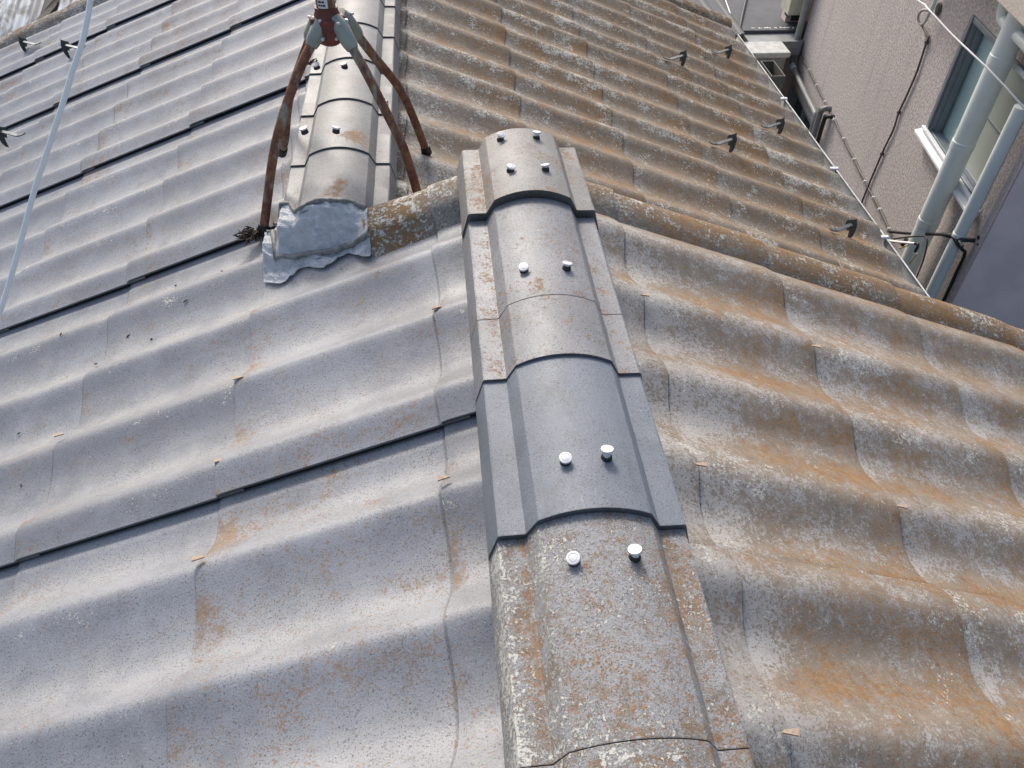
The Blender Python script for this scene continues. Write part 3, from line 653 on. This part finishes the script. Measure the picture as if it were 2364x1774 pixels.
mb = MB(); mb.tube(smoothpts(pts, 5), .0092, 8); mb.build('cable_span', M_BLACK, cb, smooth=60)
for p in ((3.549, -2.036), (3.231, -2.033), (2.908, -2.032), (2.576, -2.026), (2.261, -2.027), (1.932, -2.024), (1.612, -2.023), (1.39, -2.02), (1.234, -2.018), (1.0, -2.022)):
    mb = MB(); c_ = cl(W(-.016, *p)); mb.tube([c_ + Vector((.014, 0, 0)), c_, c_ + Vector((-.010, -.002, .002))], [.010, .0105, .007], 8); mb.build('clip', M_WFRAME, cb, smooth=40)
pts = [cl(W(*p)) for p in ((-.1, .21, -1.538), (-.1, .14, -1.497), (-.1, .118, -1.485))]
mb = MB(); mb.tube(pts, [.012, .016, .012], 8); mb.build('cable_tie', M_BLACK, cb, smooth=60)
lo_ = thing('looped_cable', 'thin brownish cable with a pale loop under the round vent, running down the stucco wall', 'cable', W(-.03, 1.5, -.9))
def ll(p): return Vector(p) - Vector(lo_.location)
mb = MB(); mb.tube(smoothpts([ll(W(*p)) for p in ((-.045, 1.50, -.79), (-.07, 1.545, -.80), (-.07, 1.59, -.835), (-.06, 1.60, -.875), (-.05, 1.575, -.893), (-.05, 1.54, -.885), (-.05, 1.51, -.855), (-.048, 1.50, -.80))], 5), .0085, 9); mb.build('cable_loop', simple('cream cable sheath', (.58, .54, .48), None, 20, .5), lo_, smooth=60)
mb = MB(); mb.tube(smoothpts([ll(W(*p)) for p in ((-.05, 1.585, -.893), (-.02, 1.60, -.915), (-.012, 1.535, -.93), (-.012, 1.468, -.935), (-.012, 1.475, -.975), (-.012, 1.455, -1.145), (-.012, 1.473, -1.324), (-.012, 1.492, -1.437), (-.012, 1.478, -1.552), (-.012, 1.512, -1.75), (-.012, 1.54, -2.1), (-.012, 1.55, -2.7))], 5), .007, 8); mb.build('cable_run', M_BROWNC, lo_, smooth=60)
for p in ((1.474, -.968), (1.492, -1.437), (1.512, -1.75)):
    mb = MB(); c_ = ll(W(-.014, *p)); mb.tube([c_ + Vector((.012, 0, 0)), c_ + Vector((-.008, 0, 0))], [.012, .009], 8); mb.build('clip', M_BROWNC, lo_)
# white wire through the air to the thin pipe's top
mb = MB(); mb.tube(smoothpts([W(-.70, 1.20, -.46), W(-.45, .801, -.498), W(-.42, .681, -.505), W(-.35, .478, -.55), W(-.25, .212, -.602), W(-.12, .049, -.692), W(-.07, .02, -.74)], 6), .0046, 8)
tag(mb.build('aerial_wire', M_WHITEC, None, smooth=60), 'thin white wire crossing the window diagonally to the thin drainpipe top', 'wire')
# gadget by the gutter end: white rod, black loop wire, yellow ties
rod = thing('bracket_rod', 'white bracket rod with black tip and loop wire beside the gutter', 'bracket', W(-.3, .2, -1.6))
def rl(p): return Vector(p) - Vector(rod.location)
mb = MB(); mb.tube([rl(W(-.3, .40, -1.72)), rl(W(-.3, .267, -1.639)), rl(W(-.3, .07, -1.515))], .0075, 10); mb.build('rod', M_WHITEC, rod, smooth=60)
mb = MB(); mb.tube(smoothpts([rl(W(-.3, .075, -1.518)), rl(W(-.3, .045, -1.50)), rl(W(-.3, .035, -1.52)), rl(W(-.3, .04, -1.545))], 4), .008, 8); mb.build('rod_tip', M_BLACK, rod, smooth=60)
mb = MB(); mb.tube(smoothpts([rl(W(-.25, .413, -1.715)), rl(W(-.25, .25, -1.59)), rl(W(-.25, .119, -1.497)), rl(W(-.25, .07, -1.483)), rl(W(-.25, .037, -1.519)), rl(W(-.25, .005, -1.639)), rl(W(-.25, .005, -2.0))], 5), .0045, 8); mb.build('loop_wire', M_BLACK, rod, smooth=60)
mb = MB(); mb.tube([rl(W(-.29, .20, -1.575)), rl(W(-.29, .215, -1.625))], .011, 8); mb.build('tie', M_BLACK, rod)
mb = MB(); mb.tube([rl(W(-.25, .306, -1.707)), rl(W(-.25, .226, -1.63))], .005, 8); mb.tube([rl(W(-.25, .13, -1.691)), rl(W(-.25, .104, -1.601))], .005, 8); mb.build('yellow_stay', simple('yellow tie', (.6, .5, .25), None, 20, .5), rod)

# ------------------------------------------------------------------ beyond the far right corner
bw = thing('block_wall', 'rough pale concrete block wall between the roof and the stucco house', 'wall', (2.9, 7.05, -2.5))
mb = MB(); mb.box((-1.4, -.07, -1.8), (.07, .13, .54)); mb.build('wall_body', M_CONC, bw, bevel=.01)
mb = MB(); mb.box((-1.42, -.095, .543), (.09, .165, .59)); mb.build('coping', simple('pale concrete coping', (.60, .60, .57), (.46, .46, .44), 15, .85, 0, .2, .3), bw, bevel=.008)
fr = thing('flat_roof', 'smooth dark grey flat roof beyond the block wall', 'roof', (3.4, 9.3, -1.90))
mb = MB(); mb.box((-.70, -1.86, -.08), (1.8, 3.7, 0)); mb.build('roof_deck', M_DROOF, fr, bevel=.006)
mb = MB()
for i in range(30):
    x = -.66 + i * .017
    if random.random() < .35: continue
    mb.box((x, -1.82 + random.uniform(-.01, .01), .001), (x + random.uniform(.008, .02), -1.80 + random.uniform(-.006, .012), .003))
mb.build('paint_flakes', M_FLAKE, fr)
mb = MB(); mb.box((-.70, -2.05, -.16), (-.19, -1.863, -.03)); mb.build('fascia', M_GUTTER, fr)
sr = thing('shed_roof', 'dark grey ribbed sheet roof beyond the far right roof corner', 'roof', (1.6, 9.0, -1.88))
mb = MB(); P = []
for y in (-1.75, 3.0): P.append([(-.9 + .02 * i, y, .06 * (y + 1.75) / 5 + (.010 if (i % 8) in (0, 1) else 0)) for i in range(98)])
mb.grid(P); o = mb.build('roof_sheet', M_DROOF, sr); sm = o.modifiers.new('solid', 'SOLIDIFY'); sm.thickness = .02
mb = MB(); mb.box((-.9, -1.7, -2.4), (1.0, 3.0, -.03)); mb.build('wall', M_WOOD, sr)
mb = MB(); mb.tube([(2.655, 7.44, -1.895), (2.80, 7.82, -1.885), (3.0, 8.33, -1.885)], .012, 8); tag(mb.build('black_conduit', M_BLACK, None, smooth=60), 'black pipe running up beside the dark flat roof', 'pipe')
mb = MB(); mb.tube([(2.62, 7.54, -1.865), (2.66, 7.81, -1.86), (2.73, 8.3, -1.855)], .006, 6); tag(mb.build('white_wire', M_WHITEC, None, smooth=60), 'thin white wire lying on the dark ribbed sheet roof', 'wire')
mx = thing('meter_box', 'cream painted box on the wall beside the far corner drainpipe', 'box', (3.13, 7.47, -1.78))
mb = MB(); mb.box((-.03, .0, 0), (.17, .22, .5)); mb.build('box_body', M_CREAM, mx, bevel=.006)
mb = MB(); mb.box((-.04, -.012, .02), (.168, -.001, .49)); mb.build('box_door', M_CREAM, mx, bevel=.004)
mb = MB(); mb.box((.02, .03, -.06), (.15, .20, -.001)); mb.build('box_foot', M_BLACK, mx)
an = MB(); an.box((3.16, 7.64, -4.3), (4.6, 7.75, -.4)); tag(an.build('garden_wall', M_RETURN, None), 'shaded mauve wall stub behind the cream box', 'wall')

# ------------------------------------------------------------------ beyond the far left corner
sh = thing('old_shed', 'old shed with streaked white sheets and dark timber beyond the left roof corner', 'shed', (-3.3, 7.0, -1.6))
def tilt_panel(x0, x1, name, mat, lab=None):
    mb = MB(); P = []
    for i in range(int((x1 - x0) / .012) + 2):
        x = x0 + i * .012; P.append([(x, y, z + .012 * math.sin(x * 60)) for y, z in ((-.75, -.35), (0, -.10), (1.6, .42))])
    mb.grid(P); o = mb.build(name, mat, sh, smooth=60); sm = o.modifiers.new('solid', 'SOLIDIFY'); sm.thickness = .006
    if lab: o['label'] = lab
tilt_panel(-1.2, -.13, 'roof_sheet', M_STREAK); tilt_panel(.02, .20, 'roof_sheet', M_STREAK)
mb = MB(); mb.box((-.12, -.75, -.55), (-.05, 1.6, -.02)); mb.box((-.04, -.75, -.5), (.0, 1.6, -.10)); mb.box((.22, -.75, -.5), (.29, 1.6, -.05)); mb.build('timber_frame', M_WOOD, sh, bevel=.006)
mb = MB(); mb.box((-1.2, -.7, -2.65), (.4, 1.6, -.62)); mb.build('wall', M_WOOD, sh)
mb = MB(); mb.tube(smoothpts([(-3.02, 6.55, -1.75), (-3.03, 6.62, -1.58), (-3.06, 6.6, -1.44), (-2.98, 6.65, -1.30)], 5), .003, 5); tag(mb.build('dry_weed', M_TWIG, None), 'thin dry plant stem rising behind the left roof edge', 'plant')

# ------------------------------------------------------------------ small debris
def clump(name, label, c, r, n, seed):
    mb = MB(); q = random.Random(seed)
    for _ in range(n):
        a = Vector(c) + Vector((q.gauss(0, r), q.gauss(0, r * .8), abs(q.gauss(0, r * .5)))); d = Vector((q.uniform(-1, 1), q.uniform(-1, 1), q.uniform(-.5, .6))).normalized() * r * 1.1
        mb.tube([a - d, a + Vector((q.uniform(-1, 1), q.uniform(-1, 1), q.uniform(0, 1))) * r * .3, a + d], [.0012, .0022, .001], 5)
    tag(mb.build(name, M_TWIG), label, 'debris')
clump('twig_clump', 'dark clump of dry twigs against the front left foot of the antenna stand', (-.712, 1.885, -.262), .013, 110, 3)
clump('moss_clump', 'small dark moss clump on the left shoulder of the far ridge', (-.592, 2.70, -.145), .010, 60, 4)
clump('leaf_clump', 'tiny black leaf bits on the right shoulder of the far ridge', (-.37, 2.39, -.133), .012, 9, 5)
for k, (d, y) in enumerate(((.95, 1.62), (1.02, 1.66), (.86, 1.70), (1.10, 1.60), (.78, 1.79), (.93, 1.83), (1.22, 1.74), (1.16, 1.22), (1.25, 1.42))):
    p = Vector(slope_pt(-1, 0, 0, d, y, roof_h(-1, .993 if y < 1.9 else 1.909, y) + .006)); a = random.uniform(0, 3); L = random.uniform(.003, .008)
    mb = MB(); dv = Vector((math.cos(a) * COS, math.sin(a), -math.cos(a) * SIN * -1)) * L
    mb.tube([p - dv, p + Vector((0, 0, .001)), p + dv], [.0006, .002, .0008], 6)
    tag(mb.build('dry_leaf', M_TWIG), 'dry dark leaf scrap lying on the grey left roof slope', 'leaf', 'dry leaf scraps on the left slope')
